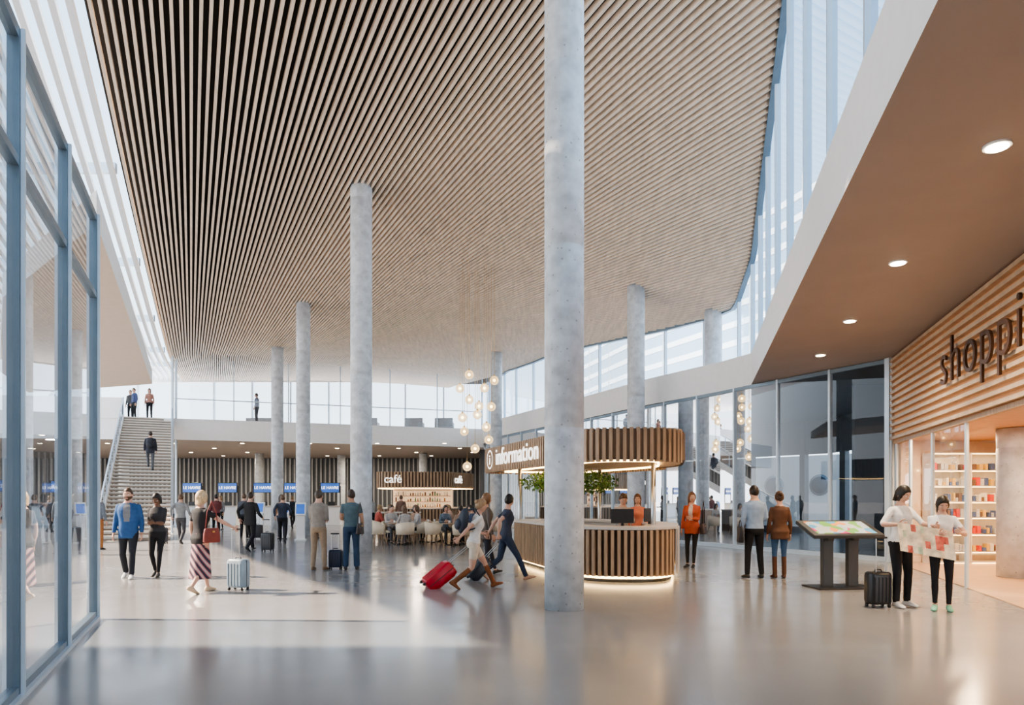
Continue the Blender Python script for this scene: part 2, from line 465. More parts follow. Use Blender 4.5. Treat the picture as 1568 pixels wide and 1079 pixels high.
for i in range(5): area((-34+i*7,43,4.8),.5,300,(1,.84,.64))
for i in range(3): area((-30+i*10,51,4.8),.5,260,(1,.84,.64))
area((10,15,2.95),.5,140,(1,.7,.42)); area((10,11,2.95),.5,140,(1,.7,.42)); area((9,7.5,2.95),.5,90,(1,.7,.42))

# ------------------------------------------------------------------ information kiosk
def roundpoly(pts,r,seg=6):
    out=[];n=len(pts)
    for i in range(n):
        a=V(pts[i-1]);c=V(pts[i]);d=V(pts[(i+1)%n]); p0=c+(a-c).normalized()*min(r,(a-c).length*.45); p1=c+(d-c).normalized()*min(r,(d-c).length*.45)
        for k in range(seg+1):
            t=k/seg; q=p0*(1-t)**2+c*2*t*(1-t)+p1*t*t; out.append((q.x,q.y))
    return out
def shrink(pl,d):
    n=len(pl);out=[]
    for i in range(n):
        a=V(pl[i-1]);c=V(pl[(i+1)%n]);t=(c-a).normalized(); out.append((pl[i][0]-t.y*d,pl[i][1]+t.x*d))
    return out
def band(b,pl,z0,z1,mat,th=.05):
    n=len(pl); inn=shrink(pl,th)
    for i in range(n):
        j=(i+1)%n; a,c,e,f=pl[i],pl[j],inn[j],inn[i]
        b.add([(*a,z0),(*c,z0),(*e,z0),(*f,z0),(*a,z1),(*c,z1),(*e,z1),(*f,z1)],[(0,1,5,4),(2,3,7,6),(0,3,2,1),(4,5,6,7)],mat)
def slats(b,pl,z0,z1,pitch,w,dp,mat,cond=lambda x,y:True):
    rp=resample(list(pl)+[pl[0]],pitch)
    for i in range(len(rp)-1):
        a=V(rp[i]);c=V(rp[i+1]);t=c-a; m=(a+c)/2
        if cond(m.x,m.y): b.box((m.x,m.y,(z0+z1)/2),(w,dp,z1-z0),mat,math.atan2(t.y,t.x))
kio=empty('information_kiosk',(1.6,16,0))
def kp(ob): ob.parent=kio; ob.matrix_parent_inverse=Matrix.Translation((-1.6,-16,0))
can=roundpoly([(-.95,19.3),(1.35,12.75),(3.25,12.75),(3.95,15.9),(2.2,20.2)],1.0)
cnt=roundpoly([(-.1,17.6),(1.3,12.85),(3.05,12.75),(3.72,15.4),(2.0,18.5)],.9)
b=MB()
isR=lambda x,y: not (y>13.2 and x>2.95 and y<16.5)
band(b,can,2.32,2.9,WOODD,.06); slats(b,can,2.28,2.92,.125,.065,.10,WOOD,isR)
band(b,[(x,y) for x,y in shrink(can,-.012)],2.34,2.88,M('canopy_backing',(.20,.12,.07),.6),.01)
cin=shrink(can,.05); b.prism(cin,2.34,2.40,M('canopy_soffit_cream',(.75,.58,.42),.6,var=.03))
band(b,shrink(can,.5),2.30,2.34,LEDW,.03)
kp(b.build('canopy'))
b=MB()
for x,y in((.2,17.3),(2.9,14.0),(2.3,17.9)): b.cyl((x,y,0),.05,2.35,CHROME,12)
kp(b.build('posts'))
b=MB()
band(b,shrink(cnt,.1),.0,.1,BLACK,.05); band(b,shrink(cnt,.06),.07,.12,LEDW,.04)
band(b,shrink(cnt,.04),.12,1.0,WOODD,.04); slats(b,cnt,.12,.99,.12,.06,.10,WOOD,isR)
endc=[q for q in shrink(cnt,-.04) if not isR(*q)]
for a,c in zip(endc,endc[1:]): b.beam((*a,.56),(*c,.56),.05,.88,TAUPE)
band(b,shrink(cnt,-.04),1.0,1.05,TAUPE,.65); band(b,shrink(cnt,.5),.1,1.0,TAUPE,.03)
kp(b.build('counter'))
fd=(V((1.35,12.75))-V((-.95,19.3))).normalized(); fn=V((fd.y,-fd.x)); 
st=V((-.95,19.3))+fd*1.95+fn*.12
kp(text('information_letters','information',(st.x,st.y,2.44),(fd.x,fd.y,0),.60,TXTW,ext=.012,space=1.05))
b=MB(); c=V((-.95,19.3))+fd*1.45+fn*.12
R=Matrix.Rotation(math.atan2(fd.y,fd.x),3,'Z')@Matrix.Rotation(math.pi/2,3,'X')
n=20
for k in range(n):
    a0=2*math.pi*k/n;a1=2*math.pi*(k+1)/n
    q=[V((c.x,c.y,2.6))+R@V((math.cos(t)*r,math.sin(t)*r,0)) for r,t in((.25,a0),(.25,a1),(.21,a1),(.21,a0))]; b.quad(*q,TXTW)
kp(b.build('info_badge_ring',recalc=False))
kp(text('info_badge','i',(c.x-fd.x*.05,c.y-fd.y*.05,2.47),(fd.x,fd.y,0),.38,TXTW,ext=.01))
b=MB()
for x,y,a in((2.2,13.6,0),(2.9,14.4,.9),(1.25,14.6,-1.2)):
    b.box((x,y,1.24),(.45,.03,.28),BLACK,a); b.box((x,y,1.08),(.05,.05,.08),BLACK,a)
kp(b.build('monitors'))
# tree in kiosk
b=MB(); LEAF=M('leaf_green',(.08,.19,.04),.5,var=.5,scale=9); LEAF2=M('leaf_light',(.20,.33,.08),.5,var=.3)
tc=V((1.4,16.4,0)); b.cyl(tc,.35,.5,WHITE,20,.42); b.tube([tc+V((0,0,.45)),tc+V((.03,0,1.0)),tc+V((0,.02,1.6))],[.05,.04,.03],M('bark',(.2,.13,.08),.8),8)
for i in range(9):
    a=i*2.4; e=tc+V((math.cos(a)*.65,math.sin(a)*.65,1.95+random.uniform(-.15,.2))); b.tube([tc+V((0,0,1.4)),tc+V((math.cos(a)*.3,math.sin(a)*.3,1.7)),e],[.02,.014,.006],_m['bark'],5)
for i in range(2300):
    a=random.uniform(0,6.283); r=1.08*math.sqrt(random.random())*(1+.15*math.sin(a*5)); zz=random.uniform(-1,1)*.30*math.sqrt(max(.05,1-(r/1.25)**2))
    c=tc+V((math.cos(a)*r,math.sin(a)*r,1.97+zz)); d1=V([random.gauss(0,1) for _ in range(3)]).normalized(); d2=d1.orthogonal().normalized(); L=random.uniform(.03,.06)
    b.add([c-d1*L,c+d2*L*.45,c+d1*L,c-d2*L*.45],[(0,1,2,3)],LEAF if i%3 else LEAF2)
b.build('potted_tree',recalc=False)

# ------------------------------------------------------------------ cafe
caf=empty('cafe_bar',(0,0,0))
cp=roundpoly([(-6.9,35.6),(-6.6,33.2),(-3.2,33.2),(-1.9,36.5),(-3.5,38),(-6,38)],.7)
b=MB(); band(b,cp,2.12,2.85,WOODD,.06); slats(b,cp,2.08,2.88,.16,.09,.09,WOOD); b.prism(shrink(cp,.05),2.15,2.22,_m['canopy_soffit_cream'])
band(b,shrink(cp,.02),2.06,2.09,LEDW,.04); b.build('canopy',caf)
b=MB(); band(b,shrink(cp,.1),.1,1.05,WOODD,.08); slats(b,shrink(cp,.06),.1,1.04,.16,.09,.08,WOOD); band(b,shrink(cp,.0),1.05,1.1,TAUPE,.6); band(b,shrink(cp,.12),.03,.1,LEDW,.03)
b.build('counter',caf)
b=MB()
for z in(1.1,1.4,1.7,2.0): b.box((-4.8,36.6,z),(3.0,.3,.03),WOOD)
b.box((-4.8,36.8,1.1),(3.2,.05,2.1),M('cafe_back_glow',(.80,.58,.38),.5,emit=.6))
bc=[M('bottle_%d'%i,c,.25) for i,c in enumerate([(.1,.25,.12),(.35,.18,.06),(.85,.8,.7),(.2,.1,.05),(.5,.5,.45)])]
for z in(1.12,1.42,1.72):
    x=-6.2
    while x<-3.4:
        if random.random()<.8: h=random.uniform(.12,.22); b.cyl((x,36.5,z),.04,h,random.choice(bc),8,random.choice([.015,.04]))
        x+=.13
b.build('back_bar',caf)
text('cafe_letters','café',(-6.2,33.06,2.34),(1,0,0),.55,TXTW,parent=caf); 
d2=(V((-1.9,36.5))-V((-3.2,33.2))).normalized()
text('cafe_letters','café',(-2.85,33.9,2.34),(d2.x,d2.y,0),.55,TXTW,parent=caf)
area((-4.5,34.4,2.1),.4,60,(1,.75,.5))
b=MB(); b.box((-4.5,27.2,.5),(1.6,.5,1.0),WOODD)
for i in range(14): b.box((-5.25+i*.115,26.92,.5),(.06,.06,1.0),WOOD)
b.box((-4.5,27.15,1.02),(1.7,.65,.05),TAUPE); b.build('service_counter')

CREAM=M('cream_upholstery',(.78,.66,.50),.7)
def chair(x,y,a):
    b=MB(); n=13; rings=[]
    for i in range(n):
        t=rad(-115+230*i/(n-1)); h=.80-.13*abs(t/2.0)**2
        c=V((math.sin(t),-math.cos(t),0))
        rings.append([c*.27+V((0,0,.38)),c*.30+V((0,0,.38)),c*.32+V((0,0,h)),c*.28+V((0,0,h))])
    b.loft(rings,CREAM,True,True)
    b.cyl((0,0,.38),.26,.09,CREAM,20,.27)
    for sx in(-1,1):
        for sy in(-1,1): b.tube([(sx*.17,sy*.17,.39),(sx*.23,sy*.23,0)],[.018,.011],WOOD,6)
    b.build('cafe_chair',loc=(x,y,0),rot=(0,0,a))
def table(x,y):
    b=MB(); b.cyl((0,0,.72),.36,.03,WOOD,24); b.cyl((0,0,.02),.03,.7,BLACK,10); b.cyl((0,0,0),.2,.02,BLACK,20)
    b.cyl((.1,.05,.75),.035,.08,WHITE,10); b.cyl((-.12,-.05,.75),.035,.08,WHITE,10); b.build('cafe_table',loc=(x,y,0))
tabs=[(-3.9,23.4),(-2.9,24.6),(-2.0,23.2),(-4.3,25.3),(-1.3,25.0)]
seats=[]
for tx,ty in tabs:
    table(tx,ty)
    for a in (0.3,2.1,3.7,5.2):
        cx=tx+math.cos(a)*.72; cy=ty+math.sin(a)*.72; ra=math.atan2(ty-cy,tx-cx)-math.pi/2
        chair(cx,cy,ra); seats.append((cx,cy,ra))
# pendant cluster
b=MB(); PG=M('pendant_bulb_glow',(1,.78,.42),.3,emit=8,var=.05); PGL=glass('amber_globe',(1,.93,.82),1.4,.8,haze=.36,glow=(1,.70,.36,1.7))
for i,(gx,gz) in enumerate([(-1.53,6.0),(-.65,5.9),(-1.6,5.28),(-1.0,5.57),(-1.22,5.0),(-1.77,4.47),(-1.27,4.64),(-1.79,4.09),(-.93,4.16),(-.86,3.75),(-1.6,2.72),(-1.35,3.4),(-1.95,5.7),(-.75,4.9)]):
    gy=25+((i*7)%5-2)*.3; b.sph((gx,gy,gz),.165,PGL,14,10); b.sph((gx,gy,gz),.055,PG,10,6); b.cyl((gx,gy,gz+.145),.03,.06,BRASS,10)
    b.tube([(gx,gy,gz+.18),(gx,gy,zc(gx,gy))],.006,BRASS,4)
b.build('pendant_light_cluster')

# ------------------------------------------------------------------ check in
for i,x in enumerate([-31,-27.2,-25.1,-18.9,-16.8,-14.7,-12.9,-10.75]):
    b=MB(); b.box((0,0,.55),(1.5,.6,1.1),WHITE); b.box((0,-.05,1.12),(1.6,.75,.05),TAUPE); b.box((-.6,.35,1.4),(.05,.05,1.8),BLACK); b.box((.6,.35,1.4),(.05,.05,1.8),BLACK)
    b.box((0,.35,2.2),(1.15,.08,.6),BLACK); b.box((0,.3,2.2),(1.08,.02,.54),BLUE); b.box((.2,-.1,1.25),(.4,.03,.26),BLACK)
    e=empty('check_in_desk',(x,40,0)); b.build('desk',e,.01)
    t=text('screen_text','LE HAVRE',(x-.5,40.28,2.12),(1,0,0),.235,TXTW); t.parent=e; t.matrix_parent_inverse=Matrix.Translation((-x,-40,0))
def kioskm(x,y,a=0):
    b=MB(); b.box((0,0,.03),(.4,.4,.06),WHITE); b.box((0,.05,.5),(.3,.18,.95),WHITE); b.box((0,.0,1.18),(.38,.08,.5),WHITE,rx=-.3); b.box((0,-.045,1.19),(.3,.01,.38),BLUE,rx=-.3)
    b.build('self_check_in_kiosk',bevel=.015,loc=(x,y,0),rot=(0,0,a))
for x,y,a in((-7.9,25.5,.2),(-9.2,27.6,.2),(-12.6,27.6,.1),(-15.8,19.5,0),(-10.6,28.7,0)): kioskm(x,y,a)

# touch table
b=MB()
MAP=bpy.data.materials.new('map_screen'); MAP.use_nodes=True; nt=MAP.node_tree; bs=nt.nodes['Principled BSDF']
vo=nt.nodes.new('ShaderNodeTexVoronoi'); vo.inputs['Scale'].default_value=7; tcn=nt.nodes.new('ShaderNodeTexCoord'); nt.links.new(tcn.outputs['Object'],vo.inputs['Vector'])
hs=nt.nodes.new('ShaderNodeValToRGB'); cr=hs.color_ramp; cr.interpolation='CONSTANT'
for i,(pp,cc) in enumerate([(0,(.50,.58,.62,1)),(.45,(.15,.4,.65,1)),(.58,(.25,.5,.15,1)),(.7,(.55,.58,.56,1)),(.82,(.8,.35,.15,1)),(.9,(.7,.1,.25,1))]):
    e=cr.elements[i] if i<2 else cr.elements.new(pp); e.position=pp; e.color=cc
sp=nt.nodes.new('ShaderNodeSeparateColor'); nt.links.new(vo.outputs['Color'],sp.inputs[0]); nt.links.new(sp.outputs[0],hs.inputs[0]); nt.links.new(hs.outputs[0],bs.inputs['Base Color']); nt.links.new(hs.outputs[0],bs.inputs['Emission Color']); bs.inputs['Emission Strength'].default_value=.2; bs.inputs['Roughness'].default_value=.15
b.box((0,0,.015),(1.1,.6,.03),BLACK)
for x in(-.24,.24): b.box((x,0,.47),(.2,.1,.9),M('kiosk_graphite',(.04,.045,.05),.4)); b.box((x,.0,.93),(.12,.3,.1),_m['kiosk_graphite'],rx=.35)
b.box((0,0,1.04),(1.32,.66,.07),_m['kiosk_graphite'],rx=.38)
RX=Matrix.Rotation(.38,3,'X'); c=V((0,0,1.04))
b.add([c+RX@V((sx*.56,sy*.26,.038)) for sx,sy in((-1,-1),(1,-1),(1,1),(-1,1))],[(0,1,2,3)],MAP)
b.build('touchscreen_map_table',loc=(5.85,12.2,0),rot=(0,0,.12),bevel=.012)

# ------------------------------------------------------------------ people
def ik(a,c,l1,l2,pole):
    d=c-a; L=min(d.length,.998*(l1+l2)); L=max(L,abs(l1-l2)+.01); dn=d.normalized(); ca=(l1*l1+L*L-l2*l2)/(2*l1*L); ca=max(-1,min(1,ca)); sa_=math.sqrt(1-ca*ca)
    pp=(pole-dn*pole.dot(dn)); pp=pp.normalized() if pp.length>1e-4 else V((0,1,0))
    return a+dn*l1*ca+pp*l1*sa_, a+dn*L
EYEW=M('eye_white',(.85,.83,.8),.3,var=.02); EYED=M('eye_dark',(.03,.02,.015),.2)
LIP=M('lips',(.5,.2,.17),.4)
def skinm(k): return M('skin_'+k,{'l':(.62,.37,.27),'m':(.45,.25,.16),'d':(.17,.09,.055)}[k],.5,var=.05,scale=20)
def cloth(c,nm='cloth'): return M('%s_%02d%02d%02d'%(nm,c[0]*99,c[1]*99,c[2]*99),c,.8,var=.12,scale=14,bump=.15)
SK=bpy.data.materials.new('striped_skirt_fabric'); SK.use_nodes=True; nt=SK.node_tree; bs=nt.nodes['Principled BSDF']; bs.inputs['Roughness'].default_value=.8
wv=nt.nodes.new('ShaderNodeTexWave'); wv.bands_direction='DIAGONAL'; wv.inputs['Scale'].default_value=4.2; wv.inputs['Distortion'].default_value=.8
tcn=nt.nodes.new('ShaderNodeTexCoord'); nt.links.new(tcn.outputs['Object'],wv.inputs['Vector']); r_=nt.nodes.new('ShaderNodeValToRGB'); r_.color_ramp.interpolation='CONSTANT'
r_.color_ramp.elements[0].color=(.04,.03,.05,1); r_.color_ramp.elements[1].position=.38; r_.color_ramp.elements[1].color=(.45,.16,.18,1); e=r_.color_ramp.elements.new(.78); e.color=(.5,.36,.34,1)
nt.links.new(wv.outputs['Fac'],r_.inputs[0]); nt.links.new(r_.outputs[0],bs.inputs['Base Color'])
def build_head(b,C,R,sk,hm,style,beard):
    nu,nv=28,20
    def hp(x,y,z):
        X,Y,Z=x*.080,y*.099,z*.121
        if z<0:
            k=-z; X*=1-.27*k*k; Y*= (1-.10*k) if y>0 else (1-.42*k)
            if y>0: Y+=.010*k*k
        if y>.3 and -.1<z<.15: Y-=.006*(1-abs(abs(x)-.42)/.42 if abs(x)<.84 else 0)
        return V((X,Y,Z))
    def grid_(fn,mat):
        rings=[]
        for i in range(nv+1):
            th=math.pi*(.015+.97*i/nv); z=math.cos(th); q=math.sin(th); ring=[]
            for k in range(nu):
                a=2*math.pi*k/nu; ring.append(C+R@fn(q*math.sin(a),q*math.cos(a),z,abs(a if a<=math.pi else 2*math.pi-a)))
            rings.append(ring)
        b.loft(rings,mat)
    grid_(lambda x,y,z,a:hp(x,y,z),sk)
    P_=lambda x,y,z:C+R@V((x,y+.003,z))
    b.loft([[P_(-.006,.086,.012),P_(.006,.086,.012),P_(0,.096,.012)],[P_(-.011,.085,-.02),P_(.011,.085,-.02),P_(0,.112,-.02)],[P_(-.016,.08,-.036),P_(.016,.08,-.036),P_(0,.117,-.033)],[P_(-.012,.08,-.043),P_(.012,.08,-.043),P_(0,.1,-.043)]],sk)
    for sx in(-1,1):
        b.sph(P_(sx*.031,.078,.004),.012,EYEW,8,6); b.sph(P_(sx*.031,.0865,.004),.0062,EYED,8,6)
        b.tube([P_(sx*.016,.091,.024),P_(sx*.033,.091,.029),P_(sx*.048,.08,.024)],.0035,hm,5)
        b.sph(P_(sx*.081,-.004,-.008),.03,sk,8,8,(.3,.6,1),R)
    b.sph(P_(0,.086,-.062),.022,LIP,10,6,(1,.35,.3),R)
    if beard: grid_(lambda x,y,z,a:hp(x,y,z)*(1.035 if (z<-.28 and a<1.9 and not(a<.25 and z>-.62 and z<-.45)) else .93),hm)
    line={'short':[(0,.52),(.8,.45),(1.25,.05),(1.5,.0),(1.9,-.35),(3.2,-.6)],
          'long':[(0,.55),(.6,.45),(1.0,-.1),(1.3,-.9),(3.2,-1.1)],
          'bun':[(0,.52),(.8,.4),(1.3,.05),(1.9,-.3),(3.2,-.65)],
          'bald':[(0,2),(3.2,2)]}[style if style in('short','bun','bald') else 'long']
    if style!='bald':
        def hf(x,y,z,a):
            l=lin(line,a); d=z-l; s=1.10 if style=='short' else 1.13
            k=max(0,min(1,(d+.06)/.12)); f=.92+(s-.92)*k
            p=hp(x,y,max(z,-.99) if y>0 else z)*f
            if k>.5: p+=V((math.sin(a*17+z*9)*.0015,math.cos(a*11)*.0015,.004*max(0,z)))
            return p
        grid_(hf,hm)
    if style in('long','mid','pony'):
        n=14; Ls={'long':.27,'mid':.15,'pony':.3}[style]; wd_={'long':1,'mid':1,'pony':.35}[style]
        rings=[]
        for i in range(7):
            t=i/6; z=.03-Ls*t-(.0 if style!='pony' else 0); rx=(.087-.02*t*t)*wd_ if style!='pony' else .028*math.sin(math.pi*(.2+.75*t)); ry=(.055-.022*t) if style!='pony' else .028*math.sin(math.pi*(.2+.75*t)); cy=-.05-.015*t if style!='pony' else -.115-.03*math.sin(t*3)
            rings.append([P_(math.cos(2*math.pi*k/n)*rx,cy+math.sin(2*math.pi*k/n)*ry,z) for k in range(n)])
        b.loft(rings,hm)
    if style=='bun': b.sph(P_(0,-.10,.075),.04,hm,12,8)
def build_hand(b,Wp,d,sx,mat,curl):
    d=d.normalized(); t=V((0,.75,.66)) ; t=(t-d*t.dot(d)); 
    if t.length<.3: t=V((0,0,1))-d*d.z
    t.normalize(); pn=d.cross(t); 
    if pn.x*sx>0: pn=-pn
    n=10
    rings=[[Wp+d*l+t*(math.cos(2*math.pi*k/n)*rx)+pn*(math.sin(2*math.pi*k/n)*ry) for k in range(n)] for l,rx,ry in((-.02,.022,.019),(.015,.028,.017),(.05,.039,.016),(.085,.041,.013),(.095,.036,.009))]
    b.loft(rings,mat)
    pn0=pn.copy()
    for i,L in enumerate((.068,.077,.071,.055)):
        pn=pn0.copy(); p_=Wp+d*.085+t*(.030-.0195*i); dr=d.copy(); pts=[p_-d*.02,p_]
        for s in range(3):
            ca,sa2=math.cos(curl),math.sin(curl); nd=(dr*ca+pn*sa2).normalized(); pn2=(pn*ca-dr*sa2); p_=p_+nd*L*(.42,.33,.25)[s]; pts.append(p_); dr=nd; pn=pn2
        b.tube(pts,[.009,.0088,.0082,.0075,.006],mat,6)
    pn=pn0
    p0=Wp+d*.02+t*.022; p1=p0+(d*.55+t*.75+pn*.25).normalized()*.045; p2=p1+(d*.85+t*.25+pn*.4).normalized()*.032; p3=p2+(d*.9+pn*.4).normalized()*.025
    b.tube([p0,p1,p2,p3],[.014,.0115,.0095,.007],mat,6)
def person(name,x,y,ang,H=1.75,fem=False,z=0,skin='l',hair='short',hc=(.05,.03,.02),top=(.3,.3,.3),bot=(.05,.05,.06),shoe=(.03,.03,.03),jacket=None,sleeve='long',leg='trousers',
           lf=(-.1,0,0,0),rf=(.1,.02,0,0),lh=None,rh=None,lhw=None,rhw=None,lean=0,turn=0,nod=0,ph=None,vox=.014,beard=False,curl=.3,skirt=None,toe=8,boots=None,lcurl=None,build=1.0,skirtmat=None):
    s=H/1.75; A=rad(ang); Rz=Matrix.Rotation(A,3,'Z')
    sk=skinm(skin); tm=cloth(top); bm_=cloth(bot); sm=M('shoe_%02d%02d%02d'%tuple(int(c*99) for c in shoe),shoe,.5); hm=M('hair_%02d%02d%02d'%tuple(int(c*99) for c in hc),hc,.45,var=.35,scale=30,stretch=(4,4,.5))
    jm=cloth(jacket) if jacket else None
    tow=lambda w:(Rz.inverted()@(V(w)-V((x,y,z))))/s
    fl=[V((f[0],f[1],f[2]+.08)) for f in(lf,rf)]
    if ph is None:
        ph=.925
        for f,sx in zip(fl,(-1,1)): ph=min(ph,f.z+math.sqrt(max(.05,.838**2-f.y**2-(f.x-sx*.09)**2)))
    le=rad(lean); U=V((0,math.sin(le),math.cos(le))); F=V((0,math.cos(le),-math.sin(le))); Xx=V((1,0,0)); P0=V((0,0,ph))
    tp=lambda a,c,e:P0+Xx*a+F*c+U*(e-.92)
    b=MB()
    if fem: T=[(.83,.10,.09,0),(.88,.158,.115,-.01),(.95,.168,.122,-.01),(1.03,.142,.10,0),(1.11,.118,.086,0),(1.19,.124,.092,.005),(1.27,.143,.115,.018),(1.33,.148,.112,.015),(1.39,.146,.095,.0),(1.435,.122,.078,-.005),(1.465,.078,.062,-.005),(1.50,.051,.05,.0),(1.56,.047,.048,.01),(1.60,.045,.046,.015)]
    else: T=[(.83,.11,.10,0),(.88,.155,.118,-.005),(.95,.16,.12,-.005),(1.03,.148,.112,0),(1.11,.145,.108,0),(1.19,.153,.112,.0),(1.27,.167,.12,.003),(1.34,.175,.12,.0),(1.40,.168,.105,-.005),(1.44,.140,.085,-.008),(1.475,.092,.07,-.006),(1.51,.062,.058,.0),(1.56,.057,.056,.01),(1.60,.055,.055,.015)]
    n=24; rings=[]
    def sell(c,e,rx,ry,grow=0):
        out=[]
        for k in range(n):
            t=2*math.pi*k/n; cs,sn=math.cos(t),math.sin(t); pw=.85
            out.append(tp(math.copysign(abs(cs)**pw,cs)*(rx*build+grow),c+math.copysign(abs(sn)**pw,sn)*(ry*build+grow),e))
        return out
    rings=[sell(c,e,rx,ry,.004) for e,rx,ry,c in T]
    def tmf(i,j):
        e=T[min(i,len(T)-1)][0]
        if e>=1.46: return sk
        return tm if e>=.95 else bm_
    b.loft(rings,tmf)
    if jm:
        J=[(e,rx,ry,c) for e,rx,ry,c in T if .87<e<1.478]; hem=J[0]
        rr=[sell(hem[3],.80,hem[1]*.98,hem[2],.022)]+[sell(c,e,rx,ry,.018 if e<1.42 else .009) for e,rx,ry,c in J]
        b.loft(rr,lambda i,j: tm if (5<=j<=6 and i>3) else jm)
    for sx,f,ff in zip((-1,1),fl,(lf,rf)):
        hip=tp(sx*.088,0,.92); fd_=V((math.sin(rad(toe))*sx,math.cos(rad(toe)),0)); pit=rad(ff[3] if len(ff)>3 else 0)
        kn,an=ik(hip,f,.43,.41,V((sx*.12,1,0)))
        lp=lambda a,c,t:a+(c-a)*t
        pts=[lp(hip,kn,-.12),hip,lp(hip,kn,.3),lp(hip,kn,.65),kn,lp(kn,an,.12),lp(kn,an,.35),lp(kn,an,.68),lp(kn,an,.93),an]
        if leg in('trousers',): r=[.07,.092,.087,.073,.062,.059,.060,.054,.052,.045]; ms=[bm_]*8+[bm_]
        elif leg=='slim': r=[.07,.09,.082,.066,.054,.051,.052,.042,.036,.033]; ms=[bm_]*8+[sk]
        elif leg=='wide': r=[.07,.094,.09,.077,.068,.066,.066,.066,.068,.066]; ms=[bm_]*9
        elif leg=='shorts': r=[.07,.096,.094,.08,.052,.05,.053,.042,.035,.033]; ms=[bm_]*3+[sk]*6
        else: r=[.07,.088,.078,.062,.051,.049,.052,.04,.034,.032]; ms=[sk]*9
        if boots: bmz=cloth(boots,'boot'); ms[5:]=[bmz]*4; r[5:]=[max(q,.05) for q in r[5:]]
        if fem and leg!='wide': r=[q*.95 for q in r]
        b.tube(pts,r,ms,14)
        upf=V((0,0,1)); fdp=(fd_*math.cos(pit)-upf*math.sin(pit)); upp=(upf*math.cos(pit)+fd_*math.sin(pit)); rt=fdp.cross(upp); base=an-upp*.08
        rr=[]
        for l,rx,rz,zz in((-.07,.02,.02,.03),(-.06,.033,.034,.036),(-.02,.037,.048,.05),(.03,.038,.046,.047),(.08,.045,.034,.036),(.13,.046,.026,.028),(.165,.038,.020,.022),(.185,.02,.012,.018)):
            rr.append([base+fdp*l+rt*math.cos(2*math.pi*k/12)*rx+upp*(zz+math.sin(2*math.pi*k/12)*rz) for k in range(12)])
        b.loft(rr,cloth(boots,'boot') if boots else sm)
    if skirt:
        hz,fl_=skirt; sm2=skirtmat or bm_; rr=[]
        for i in range(8):
            t=i/7; e=1.04+(hz-1.04)*t; rx=.135+(fl_-.135)*math.sin(t*1.57)**.8; ry=.105+(fl_*.9-.105)*t
            rr.append([V((0,.0,ph-.92))+V((math.cos(2*math.pi*k/n)*rx*(1+.03*math.sin(k*2.1)*t),math.sin(2*math.pi*k/n)*ry*(1+.06*math.sin(k*1.7)*t),e)) for k in range(n)])
        b.loft(rr,sm2)
    det=MB(); sw=.150 if fem else .170
    for sx,h,hw in((-1,lh,lhw),(1,rh,rhw)):
        S=tp(sx*sw,-.005,1.408); 
        tgt=tow(hw) if hw is not None else (V(h) if h is not None else tp(sx*(sw+.075),.05,.885))
        el,wr=ik(S,tgt,.285,.255,V((sx*.45,-1,-.35)))
        lp=lambda a,c,t:a+(c-a)*t
        pts=[tp(sx*(sw-.07),-.005,1.42),S,lp(S,el,.3),lp(S,el,.6),lp(S,el,.93),lp(el,wr,.08),lp(el,wr,.3),lp(el,wr,.65),lp(el,wr,.94),lp(el,wr,1.03)]
        g=.007 if sleeve=='long' or jm else .002
        r=[.040,.054+g*.7,.051+g,.047+g,.041+g,.04+g,.041+g,.034+g,.027+g*.8,.022]
        if fem: r=[q*.87 for q in r]
        um=jm or tm
        if jm or sleeve=='long': ms=[um]*8+[sk]
        elif sleeve=='short': ms=[tm]*3+[sk]*6; r[3]+=.004
        elif sleeve=='rolled': ms=[tm]*5+[sk]*4
        else: ms=[sk]*9
        b.tube(pts,r,ms,12)
        cu=(lcurl if (sx<0 and lcurl is not None) else curl)
        build_hand(det,wr,(wr-el),sx,sk,cu)
    Rh=Matrix.Rotation(rad(turn),3,'Z')@Matrix.Rotation(rad(-nod-lean*.4),3,'X')
    C=tp(0,.018,1.60)+(Rh@V((0,.006,.032)))
    build_head(det,C,Rh,sk,hm,hair,beard)
    me0=b.mesh('tmp'); ob=bpy.data.objects.new('tmp',me0); sc.collection.objects.link(ob)
    bvh=BVHTree.FromPolygons([V(v) for v in b.v],b.f)
    md=ob.modifiers.new('r','REMESH'); md.mode='VOXEL'; md.voxel_size=vox; md=ob.modifiers.new('s','SMOOTH'); md.factor=.5; md.iterations=3
    dg=bpy.context.evaluated_depsgraph_get(); me=bpy.data.meshes.new_from_object(ob.evaluated_get(dg)); bpy.data.objects.remove(ob); 
    res=MB(); res.mats=list(b.mats); res.v=[tuple(v.co) for v in me.vertices]
    for pl in me.polygons:
        res.f.append(tuple(pl.vertices)); _,_,idx,_=bvh.find_nearest(pl.center); res.mi.append(b.mi[idx]); res.sm.append(True)
    bpy.data.meshes.remove(me); bpy.data.meshes.remove(me0)
    o=len(res.v); res.v+=det.v
    for f,mi,sm_ in zip(det.f,det.mi,det.sm): res.f.append(tuple(o+k for k in f)); res.mi.append(res.mid(det.mats[mi])); res.sm.append(True)
    ob=res.build(name,loc=(x,y,z),rot=(0,0,A),recalc=False); ob.scale=(s,s,s)
    return ob
WL=dict(lf=(-.09,.29,0,-12),rf=(.09,-.30,.06,32),lh=(-.25,-.14,.93),rh=(.25,.22,.96))
navy=(.02,.03,.06); blk=(.012,.012,.015)
person('man',-7.64,13.6,195,1.80,skin='l',hc=(.08,.045,.025),beard=True,top=(.20,.21,.23),jacket=(.03,.10,.26),bot=(.02,.023,.03),shoe=(.6,.6,.6),lf=(-.09,.16,0,0),rf=(.09,-.18,.03,18),turn=-5)
